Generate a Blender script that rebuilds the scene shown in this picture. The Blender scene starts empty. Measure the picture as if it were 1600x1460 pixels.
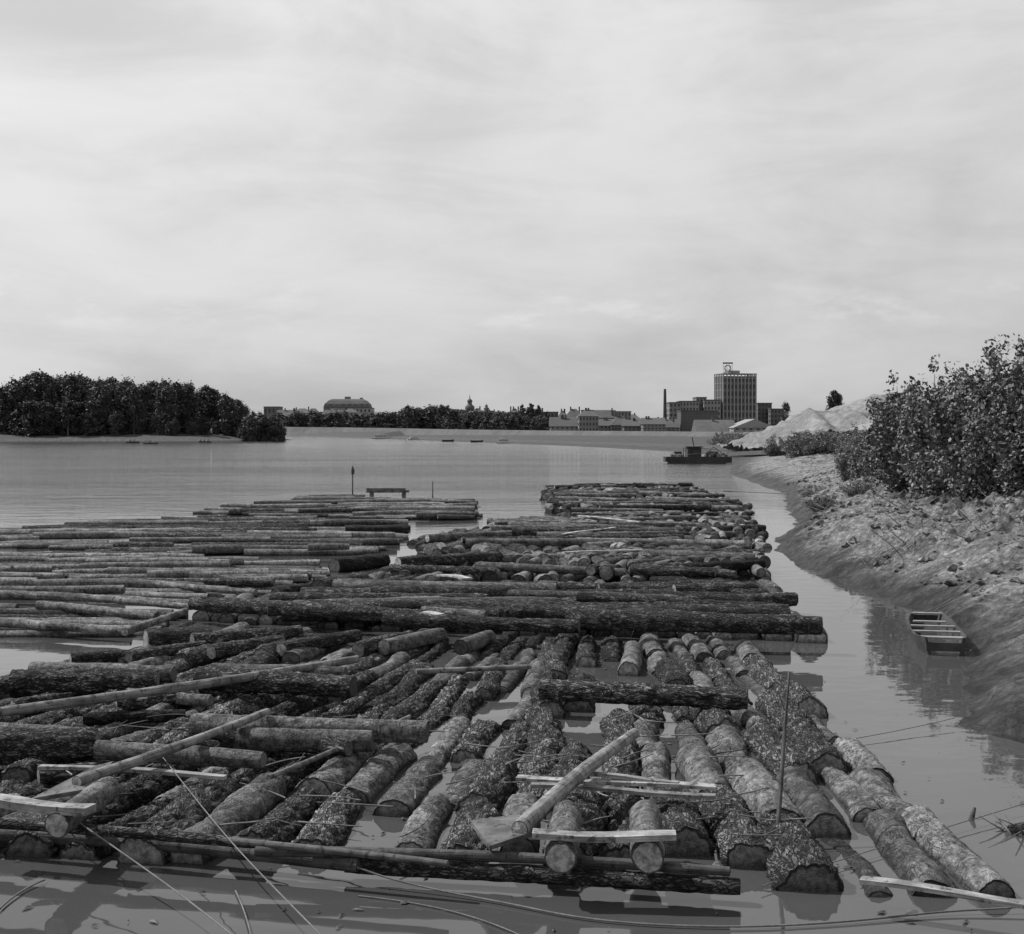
import bpy, math, random
import numpy as np
from mathutils import Vector, Matrix
R = random.Random(7)
rng = np.random.default_rng(11)
F = 2200.0; V0 = 672.0; H = 4.0

# ---------------------------------------------------------------- survey helpers (photo calibration -> ground metres)
def P(u, v, z=0.0):
    D = F*(H-z)/(v-V0)
    return np.array([(u-800)/F*D, D, z])
def Q(u, D, z=0.0):
    return np.array([(u-800)/F*D, D, z])
def ztop(v, D): return H+(V0-v)/F*D

# ---------------------------------------------------------------- numpy noise
def _h(ix, iy, iz):
    n = (ix*374761393 + iy*668265263 + iz*2147483647 + 1013904223) & 0xffffffff
    n = ((n ^ (n >> 13))*1274126177) & 0xffffffff
    n = n ^ (n >> 16)
    return (n & 0xffff)/65535.0
def vn(p):
    p = np.asarray(p, float); i = np.floor(p).astype(np.int64); f = p-i; f = f*f*(3-2*f)
    x, y, z = i[..., 0], i[..., 1], i[..., 2]; fx, fy, fz = f[..., 0], f[..., 1], f[..., 2]
    def l(a, b, t): return a+(b-a)*t
    return l(l(l(_h(x,y,z),_h(x+1,y,z),fx), l(_h(x,y+1,z),_h(x+1,y+1,z),fx), fy),
             l(l(_h(x,y,z+1),_h(x+1,y,z+1),fx), l(_h(x,y+1,z+1),_h(x+1,y+1,z+1),fx), fy), fz)
def fbm(p, o=4):
    s = 0; a = .5; t = 0
    p = np.asarray(p, float)
    for k in range(o):
        s = s+a*vn(p*(2**k)+17.3*k); t += a; a *= .5
    return s/t

# ---------------------------------------------------------------- mesh accumulator
class Acc:
    def __init__(s):
        s.V=[]; s.lc=[]; s.tone=[]; s.fur=[]; s.q=[]; s.qm=[]; s.t=[]; s.tm=[]; s.n=0; s.qs=[]
    def add(s, V, quads=None, qm=0, tris=None, tm=0, lc=None, tone=.5, fur=None, smooth=True):
        V=np.asarray(V,float); n=len(V)
        s.V.append(V); s.lc.append(V if lc is None else lc)
        s.tone.append(np.full(n,tone) if np.isscalar(tone) else tone)
        s.fur.append(np.zeros(n) if fur is None else fur)
        if quads is not None and len(quads):
            quads=np.asarray(quads); s.q.append(quads+s.n); s.qm.append(np.full(len(quads),qm)); s.qs.append(np.full(len(quads),smooth))
        if tris is not None and len(tris):
            tris=np.asarray(tris); s.t.append(tris+s.n); s.tm.append(np.full(len(tris),tm))
        s.n+=n
    def build(s, name, mats, parent=None):
        V=np.concatenate(s.V); me=bpy.data.meshes.new(name)
        q=np.concatenate(s.q) if s.q else np.zeros((0,4),int)
        t=np.concatenate(s.t) if s.t else np.zeros((0,3),int)
        loops=np.concatenate([q.ravel(),t.ravel()]).astype(np.int32)
        me.vertices.add(len(V)); me.vertices.foreach_set('co',V.astype(np.float32).ravel())
        me.loops.add(len(loops)); me.loops.foreach_set('vertex_index',loops)
        nq,nt=len(q),len(t); me.polygons.add(nq+nt)
        st=np.concatenate([np.arange(nq)*4, nq*4+np.arange(nt)*3]).astype(np.int32)
        me.polygons.foreach_set('loop_start',st)
        mi=np.concatenate((s.qm if s.qm else [])+(s.tm if s.tm else [])).astype(np.int32)
        me.update(calc_edges=True)
        me.polygons.foreach_set('material_index',mi)
        sm=np.concatenate((s.qs if s.qs else [])+[np.zeros(nt,bool)]).astype(bool)
        me.polygons.foreach_set('use_smooth',sm)
        a=me.attributes.new('lc','FLOAT_VECTOR','POINT'); a.data.foreach_set('vector',np.concatenate(s.lc).astype(np.float32).ravel())
        a=me.attributes.new('tone','FLOAT','POINT'); a.data.foreach_set('value',np.concatenate(s.tone).astype(np.float32))
        a=me.attributes.new('fur','FLOAT','POINT'); a.data.foreach_set('value',np.concatenate(s.fur).astype(np.float32))
        for m in mats: me.materials.append(m)
        me.validate(); me.update()
        ob=bpy.data.objects.new(name,me); bpy.context.collection.objects.link(ob)
        if parent: ob.parent=parent
        return ob
    def box(s, c, size, rz=0, m=0, tone=.5, axes=None):
        hx,hy,hz=[k/2 for k in size]
        v=np.array([[x,y,z] for x in(-hx,hx) for y in(-hy,hy) for z in(-hz,hz)])
        if axes is not None: v=v@np.array(axes)
        elif rz:
            c_,s_=math.cos(rz),math.sin(rz); v=v@np.array([[c_,s_,0],[-s_,c_,0],[0,0,1]])
        v=v+np.array(c)
        s.add(v,[[0,1,3,2],[4,6,7,5],[0,4,5,1],[2,3,7,6],[0,2,6,4],[1,5,7,3]],qm=m,tone=tone,smooth=False)

def empty(name, loc=(0,0,0)):
    e=bpy.data.objects.new(name,None); e.location=loc; bpy.context.collection.objects.link(e); e.empty_display_size=.5
    return e

# ---------------------------------------------------------------- materials (black-and-white film: neutral greys)
class M:
    def __init__(s,name,rough=.8,spec=.3):
        s.m=bpy.data.materials.new(name); s.m.use_nodes=True; s.nt=s.m.node_tree; s.n=s.nt.nodes; s.l=s.nt.links
        s.b=s.n['Principled BSDF']; s.b.inputs['Roughness'].default_value=rough; s.b.inputs['Specular IOR Level'].default_value=spec
    def node(s,t,**k):
        x=s.n.new(t)
        for a,v in k.items(): setattr(x,a,v)
        return x
    def set(s,sock,v):
        if isinstance(v,(int,float)): 
            if sock.type=='RGBA': sock.default_value=(v,v,v,1)
            elif sock.type=='VECTOR': sock.default_value=(v,v,v)
            else: sock.default_value=v
        elif isinstance(v,tuple): sock.default_value=v
        else: s.l.new(v,sock)
    def math(s,op,a,b=0.0,c=None,clamp=False):
        x=s.node('ShaderNodeMath',operation=op); x.use_clamp=clamp
        s.set(x.inputs[0],a); s.set(x.inputs[1],b)
        if c is not None: s.set(x.inputs[2],c)
        return x.outputs[0]
    def ramp(s,v,a,b,c=0.0,d=1.0,smooth=True):
        x=s.node('ShaderNodeMapRange'); x.interpolation_type='SMOOTHSTEP' if smooth else 'LINEAR'
        s.set(x.inputs[0],v)
        for i,k in enumerate((a,b,c,d)): s.set(x.inputs[1+i],k)
        return x.outputs[0]
    def attr(s,name,out='Fac'):
        x=s.node('ShaderNodeAttribute'); x.attribute_name=name; return x.outputs[out]
    def obj(s): return s.node('ShaderNodeTexCoord').outputs['Object']
    def geo(s,o='Position'): return s.node('ShaderNodeNewGeometry').outputs[o]
    def mapping(s,v,scale=(1,1,1),loc=(0,0,0)):
        x=s.node('ShaderNodeMapping'); s.l.new(v,x.inputs[0]); x.inputs['Scale'].default_value=scale; x.inputs['Location'].default_value=loc
        return x.outputs[0]
    def noise(s,v,scale,detail=4,rough=.55,dist=0.0):
        x=s.node('ShaderNodeTexNoise'); s.l.new(v,x.inputs['Vector']); x.inputs['Scale'].default_value=scale
        x.inputs['Detail'].default_value=detail; x.inputs['Roughness'].default_value=rough; x.inputs['Distortion'].default_value=dist
        return x.outputs[0]
    def vor(s,v,scale,feature='DISTANCE_TO_EDGE',rnd=1.0):
        x=s.node('ShaderNodeTexVoronoi',feature=feature); s.l.new(v,x.inputs['Vector']); x.inputs['Scale'].default_value=scale
        x.inputs['Randomness'].default_value=rnd
        return x.outputs['Distance']
    def mix(s,f,a,b): # scalar
        return s.math('ADD',s.math('MULTIPLY',a,s.math('SUBTRACT',1.0,f)),s.math('MULTIPLY',b,f))
    def color(s,v): s.set(s.b.inputs['Base Color'],v)
    def bump(s,h,dist=.02,strength=1.0,prev=None):
        x=s.node('ShaderNodeBump'); x.inputs['Strength'].default_value=strength; x.inputs['Distance'].default_value=dist
        s.l.new(h,x.inputs['Height'])
        if prev is not None: s.l.new(prev,x.inputs['Normal'])
        return x.outputs[0]
    def normal(s,nrm): s.l.new(nrm,s.b.inputs['Normal'])

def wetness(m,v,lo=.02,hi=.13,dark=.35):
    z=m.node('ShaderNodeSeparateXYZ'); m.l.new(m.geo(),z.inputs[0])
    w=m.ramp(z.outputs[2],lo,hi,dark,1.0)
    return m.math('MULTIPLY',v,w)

def mat_bark_dark():
    m=M('furrowed_bark',.85,.25); lc=m.attr('lc','Vector')
    n1=m.noise(m.mapping(lc,(5.5,15,15)),1.0,2,.5,1.1); n2=m.noise(m.mapping(lc,(8,19,19),(31,7,3)),1.0,2,.5,.9)
    r1=m.ramp(m.math('ABSOLUTE',m.math('SUBTRACT',n1,.5)),.0,.085); r2=m.ramp(m.math('ABSOLUTE',m.math('SUBTRACT',n2,.5)),.0,.08)
    ridge=m.math('MULTIPLY',r1,r2)
    fine=m.noise(m.mapping(lc,(24,60,60)),1.0,5,.7)
    big=m.noise(lc,3.0,3)
    fur=m.attr('fur')
    c=m.mix(ridge,.018,m.ramp(fine,.25,.8,.07,.24,False))
    c=m.math('MULTIPLY',c,m.ramp(big,.3,.7,.65,1.35))
    c=m.math('MULTIPLY',c,m.ramp(fur,0,1,1.15,.3,False))  # furrow depth darkens the colour: occlusion-like shade painted in
    c=m.math('MULTIPLY',c,m.ramp(m.attr('tone'),0,1,.4,1.7,False))
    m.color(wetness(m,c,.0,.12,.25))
    h=m.math('ADD',m.math('MULTIPLY',ridge,1.0),m.math('MULTIPLY',fine,.6))
    m.normal(m.bump(h,.035,1.0)); return m.m
def mat_bark_pale():
    m=M('pale_poplar_bark',.75,.25); lc=m.attr('lc','Vector')
    n1=m.noise(m.mapping(lc,(7,17,17)),1.0,2,.5,1.0)
    r1=m.ramp(m.math('ABSOLUTE',m.math('SUBTRACT',n1,.5)),.0,.06)
    patch=m.noise(m.mapping(lc,(12,9,9)),1.0,5,.7)
    len_=m.noise(m.mapping(lc,(42,9,9)),1.0,3,.6)
    fine=m.noise(m.mapping(lc,(30,50,50)),1.0,5,.75)
    big=m.noise(lc,1.4,3)
    rough_=m.ramp(m.noise(lc,2.2,3),.42,.58)          # where the smooth bark turns to furrowed bark
    c=m.ramp(fine,.25,.8,.17,.40,False)
    c=m.math('MULTIPLY',c,m.ramp(patch,.36,.56,.42,1.0))
    c=m.math('MULTIPLY',c,m.ramp(len_,.36,.46,.45,1.0))
    c=m.math('MULTIPLY',c,m.mix(rough_,1.0,m.ramp(r1,0,1,.28,.85,False)))
    c=m.math('MULTIPLY',c,m.ramp(big,.3,.7,.6,1.2))
    c=m.math('MULTIPLY',c,m.ramp(m.attr('fur'),0,1,1.05,.45,False))  # same painted occlusion shade in the furrows, weaker on pale bark
    c=m.math('MULTIPLY',c,m.ramp(m.attr('tone'),0,1,.45,1.35,False))
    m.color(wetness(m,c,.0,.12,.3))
    m.normal(m.bump(m.math('ADD',m.math('ADD',patch,m.math('MULTIPLY',r1,.4)),m.math('MULTIPLY',fine,.8)),.022,1.0)); return m.m
def mat_cut():
    m=M('sawn_log_end',.75,.3); lc=m.attr('lc','Vector')
    fur=m.attr('fur')  # radial fraction on caps
    w=m.noise(lc,9,2)
    ring=m.math('SINE',m.math('MULTIPLY',m.math('ADD',fur,m.math('MULTIPLY',w,.15)),70.0))
    c=m.ramp(ring,-1,1,.22,.30,False)
    c=m.math('MULTIPLY',c,m.ramp(fur,.86,.93,1.0,.2))
    c=m.math('MULTIPLY',c,m.ramp(m.noise(lc,14,4),.3,.7,.4,1.2))
    c=m.math('MULTIPLY',c,m.ramp(m.attr('tone'),0,1,.25,1.7,False))
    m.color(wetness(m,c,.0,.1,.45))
    m.normal(m.bump(m.noise(lc,40,3),.02,1.0)); return m.m
def mat_pole(name='peeled_pole_wood',lo=.12,hi=.34):
    m=M(name,.7,.3); lc=m.attr('lc','Vector')
    g=m.noise(m.mapping(lc,(3,60,60)),1.0,5,.6); b=m.noise(lc,4,3); k=m.noise(m.mapping(lc,(14,9,9)),1.0,3)
    c=m.ramp(g,.3,.7,lo,hi,False)
    c=m.math('MULTIPLY',c,m.ramp(b,.3,.7,.5,1.25)); c=m.math('MULTIPLY',c,m.ramp(k,.33,.45,.35,1.0))
    c=m.math('MULTIPLY',c,m.ramp(m.attr('tone'),0,1,.35,1.6,False))
    m.color(wetness(m,c,0,.08,.5)); m.normal(m.bump(m.math('ADD',g,k),.012,.9)); return m.m
BD,BP,CU,PO=mat_bark_dark(),mat_bark_pale(),mat_cut(),mat_pole()
LOGM=[BD,BP,CU,PO]

def simple(name,val,var=.25,scale=3.0,rough=.8,bumpd=0.0,spec=.3):
    m=M(name,rough,spec); o=m.obj()
    n=m.noise(o,scale,5,.6); n2=m.noise(o,scale*.13,3)
    c=m.ramp(n,.25,.75,val*(1-var),val*(1+var),False)
    c=m.math('MULTIPLY',c,m.ramp(n2,.3,.7,1-var*.6,1+var*.6))
    m.color(c)
    if bumpd: m.normal(m.bump(n,bumpd,.8))
    return m.m

# ---------------------------------------------------------------- logs
def add_log(acc,p0,p1,r0,r1,kind,nseg=12,nax=6,lump=.05,bend=0.0,furrow=0.0,tone=None,captone=None):
    p0=np.array(p0,float); p1=np.array(p1,float); ax=p1-p0; L=np.linalg.norm(ax); e=ax/L
    up=np.array([0,0,1.]) if abs(e[2])<.9 else np.array([1.,0,0])
    a=np.cross(up,e); a/=np.linalg.norm(a); b=np.cross(e,a)
    t=np.linspace(0,1,nax+1); th=np.linspace(0,2*np.pi,nseg,endpoint=False)+R.uniform(0,6)
    T,TH=np.meshgrid(t,th,indexing='ij')
    off=np.array([R.uniform(0,300),R.uniform(0,50),R.uniform(0,50)])
    r=r0+(r1-r0)*T
    C,S=np.cos(TH),np.sin(TH)
    lc=np.stack([T*L,r*C,r*S],-1)+off
    rr=r*(1+lump*2*(fbm(lc*np.array([1.6,5,5]),2)-.5)*2)
    fur=np.zeros_like(rr)
    if furrow>0:
        w=vn(lc*6+5)*1.1
        q=lc*np.array([6,15,15])+w[...,None]
        n1=np.abs(vn(q)-.5)*2; n2=np.abs(vn(q*np.array([1.3,.9,.9])+40)-.5)*2
        rid=np.minimum(n1,n2); rid=np.clip(rid/.30,0,1)
        fur=1-rid
        rr=rr+furrow*(rid-.7)
    ee=np.minimum(T,1-T)*L
    rr=rr*(1-.06*np.exp(-ee/.03))
    bv=a*R.uniform(-1,1)+b*R.uniform(-.3,.3)
    cen=p0+ax*T[...,None]+bv*(bend*np.sin(np.pi*T))[...,None]
    V=cen+a*(rr*C)[...,None]+b*(rr*S)[...,None]
    if tone is None: tone=min(1,max(0,R.gauss(.5,.26)))
    if captone is None: captone=min(1,max(0,R.gauss(.35,.25)))
    n=nseg; i=np.arange(nax)[:,None]*n; j=np.arange(n)[None,:]; j2=(j+1)%n
    qd=np.stack([i+j,i+j2,i+n+j2,i+n+j],-1).reshape(-1,4)
    acc.add(V.reshape(-1,3),qd,qm=kind,lc=lc.reshape(-1,3),tone=tone,fur=fur.ravel())
    for end in (0,-1):
        ring=V[end]; c=ring.mean(0)
        cap=np.vstack([ring,[c+e*(R.uniform(-.02,.02))]]); lcc=np.vstack([lc[end],[off+np.array([0,0,0])]])
        k=np.arange(n); 
        tri=np.stack([k,(k+1)%n,np.full(n,n)],-1) if end==-1 else np.stack([(k+1)%n,k,np.full(n,n)],-1)
        acc.add(cap,tris=tri,tm=2,lc=lcc,tone=captone,fur=np.append(np.ones(n),0.0))

def inpoly(x,y,poly):
    x=np.asarray(x,float); y=np.asarray(y,float); ins=np.zeros(x.shape,bool); n=len(poly)
    for i in range(n):
        x1,y1=poly[i][:2]; x2,y2=poly[(i+1)%n][:2]
        c=((y1>y)!=(y2>y)); 
        with np.errstate(divide='ignore',invalid='ignore'):
            xi=(x2-x1)*(y-y1)/(y2-y1+1e-12)+x1
        ins^=c&(x<xi)
    return ins

def fill(acc,poly,ang,length,rad,z=0.02,pale=.4,jit=.03,skip=.03,nseg=10,nax=4,pitch=None,lj=.3,bend=.04):
    poly=np.array([p[:2] for p in poly]); e=np.array([math.cos(ang),math.sin(ang)]); s=np.array([-e[1],e[0]])
    A=poly@e; B=poly@s; sp=pitch or (rad[0]+rad[1])*.98
    b=B.min()
    while b<B.max():
        a=A.min()-R.uniform(0,length)
        while a<A.max():
            L=length*(1+R.uniform(-lj,lj)); c0=e*a+s*b; c1=e*(a+L)+s*b
            ts=np.linspace(0,1,15); pts=c0+(c1-c0)*ts[:,None]; ins=inpoly(pts[:,0],pts[:,1],poly)
            a+=L*1.01
            if ins.sum()<5 or R.random()<skip: continue
            k=np.where(ins)[0]; t0,t1=ts[k[0]],ts[k[-1]]
            t0=max(0,t0-R.uniform(0,.09)); t1=min(1,t1+R.uniform(0,.09))
            q0=c0+(c1-c0)*t0; q1=c0+(c1-c0)*t1
            j0=R.gauss(0,jit)*L; j1=R.gauss(0,jit)*L; r=R.uniform(*rad); zz=z+R.uniform(-.05,.05)*1.0
            q0=q0+s*j0; q1=q1+s*j1
            f=R.uniform(.7,1.0)
            r0,r1=(r,r*f) if R.random()<.5 else (r*f,r)
            add_log(acc,[q0[0],q0[1],zz+R.gauss(0,.02)],[q1[0],q1[1],zz+R.gauss(0,.02)],r0,r1,1 if R.random()<pale else 0,nseg,nax,.06,bend*L*R.random())
        b+=sp*R.uniform(.85,1.15)

# ================= RAFT 1 (foreground) =================
acc=Acc()
def slope(x0): return float(np.interp(x0,[-13,-6,-3,0,4.2],[.36,.25,.16,.075,.0]))
r1poly=np.array([P(*q,.1)[:2] for q in [(-900,1420),(-900,1120),(-60,1085),(20,1052),(110,1030),(225,1012),(330,992),(460,990),(700,992),(1170,1006),(1700,1460),(1250,1500),(-900,1500)]])
xs=[]; x=-13.0
while x<4.3:
    xs.append(x); x+=R.uniform(.44,.60)
for ci,x0 in enumerate(xs):
    sl=slope(x0)
    D=(12.0+R.uniform(-.1,.25)) if x0>2.2 else (12.95+R.uniform(-.15,.3))
    while D<26.8:
        L=R.uniform(1.6,2.6); 
        conv=(x0+.26+slope(x0+.26)*(D-13))-(x0-.26+slope(x0-.26)*(D-13)); conv/=.52
        r=.278*conv*R.uniform(.76,1.12)
        xa=x0+sl*(D-13); xb=x0+sl*(D+L-13)
        skip=.03
        uu=800+xa/D*F; vv=V0+H*F/D
        if 835<uu<1010 and 1060<vv<1180: skip=.35
        if not inpoly(np.array([(xa+xb)/2]),np.array([D+L/2]),r1poly)[0]: skip=1.1
        if R.random()>skip:
            pale=.55 if x0>2.3 else (.5 if D>21 else .17)
            kind=1 if R.random()<pale else 0
            jx=R.gauss(0,.05); jx2=R.gauss(0,.06); z=R.uniform(-.10,.05)
            f=R.uniform(.78,1)
            r0,r1=(r,r*f) if R.random()<.5 else (r*f,r)
            if kind==1: r0*=.85; r1*=.85
            D2=min(D+L,27.4)
            n=48 if D<20 else 28; nx=int((D2-D)/.04) if D<20 else int((D2-D)/.08)
            add_log(acc,[xa+jx,D,z],[xb+jx2,D2-.03,z+R.gauss(0,.03)],r0,r1,kind,n,max(nx,4),.10,R.uniform(0,.10),.04 if kind==0 else .014)
        D+=L+R.uniform(0,.06)
def T(a,b,z,px,kind,z2=None,taper=.88,nseg=24,tone=None,bend=.03,captone=None,furrow=None,A=None):
    """log lying on the raft, end points surveyed; px = apparent diameter"""
    p0=P(a[0],a[1],z); p1=P(b[0],b[1],z if z2 is None else z2)
    r=px/F*min(p0[1],p1[1])/2; L=np.linalg.norm(p1-p0)
    if furrow is None: furrow={0:.025,1:.008,3:.0}[kind]
    step=.06 if p0[1]<22 and px>22 else .12
    add_log(A or acc,p0,p1,r,r*taper,kind,nseg*(2 if step<.1 else 1),max(6,int(L/step)),.06,bend,furrow,tone,captone)
T((845,1078),(1168,1093),.36,36,0,tone=.85)
T((18,1068),(247,1064),.36,44,0,tone=.7); T((50,1048),(272,1054),.38,30,1)
T((310,1060),(552,1074),.38,40,0,tone=.6); T((330,1048),(540,1052),.4,24,1,tone=.4)
T((-120,1172),(152,1163),.38,60,0,tone=.5)
T((152,1172),(412,1188),.40,32,1,tone=.3); T((-40,1140),(140,1150),.40,26,1,tone=.4)
T((300,1134),(668,1144),.42,40,1,tone=.7,captone=.2); T((372,1156),(582,1158),.40,40,1,tone=.4,captone=.2); T((330,1142),(545,1170),.36,32,0,tone=.4)
T((0,1113),(558,1030),.50,17,3,z2=.5,tone=.4,bend=.1); T((-40,1080),(120,1050),.40,24,0)
T((228,1003),(330,996),.26,42,0,tone=.3,captone=.5); T((300,1002),(470,988),.3,26,0)
for (a,b,pxx,k) in [((110,1032),(215,1025),26,0),((200,1030),(320,1010),24,0),((330,1020),(440,1002),26,0),((440,1015),(560,993),24,0),((560,1015),(640,995),26,0),((20,1105),(110,1090),22,0),((600,1012),(690,992),28,1),((720,1012),(765,995),26,1),((-20,1078),(60,1055),24,0),((180,1100),(300,1088),26,0),((60,1215),(150,1205),30,0),((200,1085),(330,1095),20,1),((130,1125),(290,1118),22,0)]:
    T(a,b,.22,pxx,k)
T((420,1215),(640,1120),.38,9,3,tone=.3,bend=.08); T((650,1050),(830,1042),.3,9,3,tone=.4,bend=.05)
# front binding poles and stub logs
T((-60,1300),(560,1352),.16,26,3,tone=.0,bend=.12); T((540,1350),(1157,1386),.14,30,0,tone=.5,bend=.05,captone=.5,furrow=.008)
T((-60,1282),(420,1320),.3,19,0,tone=.6,bend=.06,furrow=.004); T((400,1330),(1140,1362),.26,18,3,tone=.0,bend=.14); T((200,1300),(700,1350),.30,13,3,tone=.1,bend=.14)
def stub(u,v,r,z,L=1.3):
    p=P(u,v,z); p1=p+np.array([.1,L,.0]); rr=r/F*p[1]
    add_log(acc,p,p1,rr,rr,1,28,14,.04,0,.01,.5,.8)
stub(876,1341,27,.40); stub(1012,1340,28,.40); stub(88,1290,22,.46)
raft1=acc.build('log_raft',LOGM)

# loose twigs/withies that bind the logs, and bark flakes afloat between them
tw=Acc()
for k in range(90):
    x=R.uniform(-5.2,2.6); D=R.uniform(12.9,18.5); z=R.uniform(.2,.27); L=R.uniform(.25,.8); a=R.uniform(-.5,.5) if R.random()<.6 else R.uniform(0,3)
    add_log(tw,[x,D,z],[x+L*math.cos(a),D+L*math.sin(a),z+R.uniform(-.05,.08)],.010,.005,3,5,6,.1,.12*L,0,R.uniform(0,.5))
tw.build('binding_withies',LOGM)
fl=Acc()
for k in range(420):
    D=R.uniform(11.2,26); x=R.uniform(-5.5,4.6)+R.choice([0,0,.6*R.random()]); 
    if D<12.8: x=R.uniform(-4.5,1.8) if R.random()<.7 else R.uniform(3,5)
    s_=R.uniform(.015,.07); a=R.uniform(0,6.28); el_=R.uniform(.2,.6); V=[]
    for j in range(5):
        t=j/5*6.28; q=s_*R.uniform(.6,1.2); px_,py_=q*math.cos(t),q*el_*math.sin(t); V.append([x+px_*math.cos(a)-py_*math.sin(a),D+px_*math.sin(a)+py_*math.cos(a),R.uniform(.008,.02)])
    V.append([x,D,.025]); fl.add(V,tris=[[j,(j+1)%5,5] for j in range(5)],tone=R.uniform(0,1))
fl.build('floating_bark_flakes',[simple('wet_bark_flake',.07,.5,9,.6)])

# ================= RAFT 2.. (middle) =================
acc=Acc()
Z0=.2
front=[P(330,952,Z0),P(520,915,Z0),P(1215,900,Z0),P(1285,975,Z0),P(1300,1000),P(900,994),P(330,974)]
u=318
while u<1300:
    v=np.interp(u,[310,700,1300],[968,984,1003]); p=P(u,v); r=R.uniform(.17,.27)*(1.2 if u>1150 else 1)
    add_log(acc,[p[0],p[1]-R.uniform(0,.3),R.uniform(.0,.06)],[p[0]+R.uniform(-.1,.1),p[1]+3,.02],r,r*.9,0 if R.random()<.7 else 1,20,16,.06,.02,.015,None,R.uniform(.3,1.0))
    u+=r*2*F/p[1]*1.03
fill(acc,front,math.radians(86),3.0,(.17,.24),z=0.0,pale=.3,nseg=12,nax=6)
T((325,945),(660,964),.42,26,0,tone=.6,bend=.08); T((600,968),(905,980),.42,24,0,tone=.45); T((885,968),(1285,978),.5,34,0,tone=.6,bend=.1,captone=.7)
T((300,943),(330,946),.4,20,0); T((660,955),(760,962),.45,16,1,tone=.9)
for k in range(44):
    v=R.uniform(908,962); Dd=P(0,v,.4)[1]; lo=np.interp(v,[905,962],[560,320]); hi=np.interp(v,[900,962],[1200,1262])
    wpx=R.uniform(1.8,5.5)*F/Dd; u0=R.uniform(lo,max(lo+5,hi-wpx)); u1=min(u0+wpx,hi+12)
    dv=R.uniform(-1,1)*11
    T((u0,v),(u1,v+dv),R.uniform(.28,.44),R.uniform(.24,.42)*F/Dd,0 if R.random()<.75 else 1,nseg=16)
mid=[P(555,905,Z0),P(655,860,Z0),P(1180,864,Z0),P(1212,900,Z0)]
fill(acc,mid,math.radians(80),1.7,(.15,.25),z=0.03,pale=.3,jit=.07,skip=.1,nseg=14,nax=8)
fill(acc,[P(640,882,Z0),P(680,862,Z0),P(1165,864,Z0),P(1190,888,Z0)],math.radians(95),1.3,(.15,.23),z=0.24,pale=.3,jit=.1,skip=.35,nseg=14,nax=6)
fill(acc,[P(930,900,Z0),P(940,862,Z0),P(1165,864,Z0),P(1200,898,Z0)],math.radians(75),1.1,(.14,.22),z=0.30,pale=.35,jit=.14,skip=.35,nseg=14,nax=6)
for k in range(12):
    v=R.uniform(856,902); Dd=P(0,v,.4)[1]; lo=np.interp(v,[850,900],[660,580]); hi=np.interp(v,[850,900],[1165,1205])
    wpx=R.uniform(2,4.0)*F/Dd; u0=R.uniform(lo,hi-wpx*.8); T((u0,v),(min(u0+wpx,hi),v+R.uniform(-14,14)),R.uniform(.28,.42),R.uniform(.24,.38)*F/Dd,0 if R.random()<.6 else 1,nseg=14)
T((497,920),(568,907),.24,32,0,captone=.1,tone=.7); T((522,886),(602,877),.16,28,0); T((430,927),(520,913),.12,20,0)
acc.build('log_raft',LOGM)
acc=Acc()
r3=[P(655,852,Z0),P(640,836,Z0),P(720,824,Z0),P(830,806,Z0),P(1175,802,Z0),P(1200,828,Z0),P(1185,858,Z0)]
fill(acc,r3,math.radians(84),2.2,(.15,.23),z=0.0,pale=.5,jit=.06,skip=.07)
fill(acc,[P(860,845,Z0),P(860,806,Z0),P(1165,806,Z0),P(1180,850,Z0)],math.radians(88),1.6,(.14,.21),z=0.25,pale=.5,jit=.1,skip=.5)
for k in range(44):
    v=R.uniform(803,856); Dd=P(0,v,.4)[1]; lo=np.interp(v,[803,830,856],[830,655,650]); hi=np.interp(v,[800,830,856],[1170,1195,1180])
    wpx=R.uniform(2,5.5)*F/Dd; u0=R.uniform(lo,hi-wpx*.8); T((u0,v),(min(u0+wpx,hi),v+R.uniform(-8,6)),R.uniform(.22,.4),R.uniform(.2,.36)*F/Dd,0 if R.random()<.4 else 1,nseg=12,tone=R.uniform(.3,1))
acc.build('log_raft',LOGM)
acc=Acc()
r4=[P(858,797,Z0),P(850,770,Z0),P(1000,758,Z0),P(1110,768,Z0),P(1120,779,Z0),P(1178,796,Z0)]
fill(acc,r4,math.radians(86),2.4,(.15,.23),z=0.0,pale=.45,jit=.06,skip=.08)
fill(acc,r4,math.radians(82),1.6,(.13,.2),z=0.25,pale=.5,jit=.1,skip=.6)
for k in range(50):
    v=R.uniform(757,797); Dd=P(0,v,.4)[1]; lo=856; hi=np.interp(v,[754,775,797],[1075,1120,1172])
    wpx=R.uniform(2.,5)*F/Dd; u0=R.uniform(lo-10,hi-wpx*.8); T((u0,v),(min(u0+wpx,hi),v+R.uniform(-4,4)),R.uniform(.22,.42),R.uniform(.2,.36)*F/Dd,0 if R.random()<.5 else 1,nseg=10,tone=R.uniform(.3,1))
T((990,755),(1060,757),.6,4,3,tone=.2)
acc.build('log_raft',LOGM)
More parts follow.
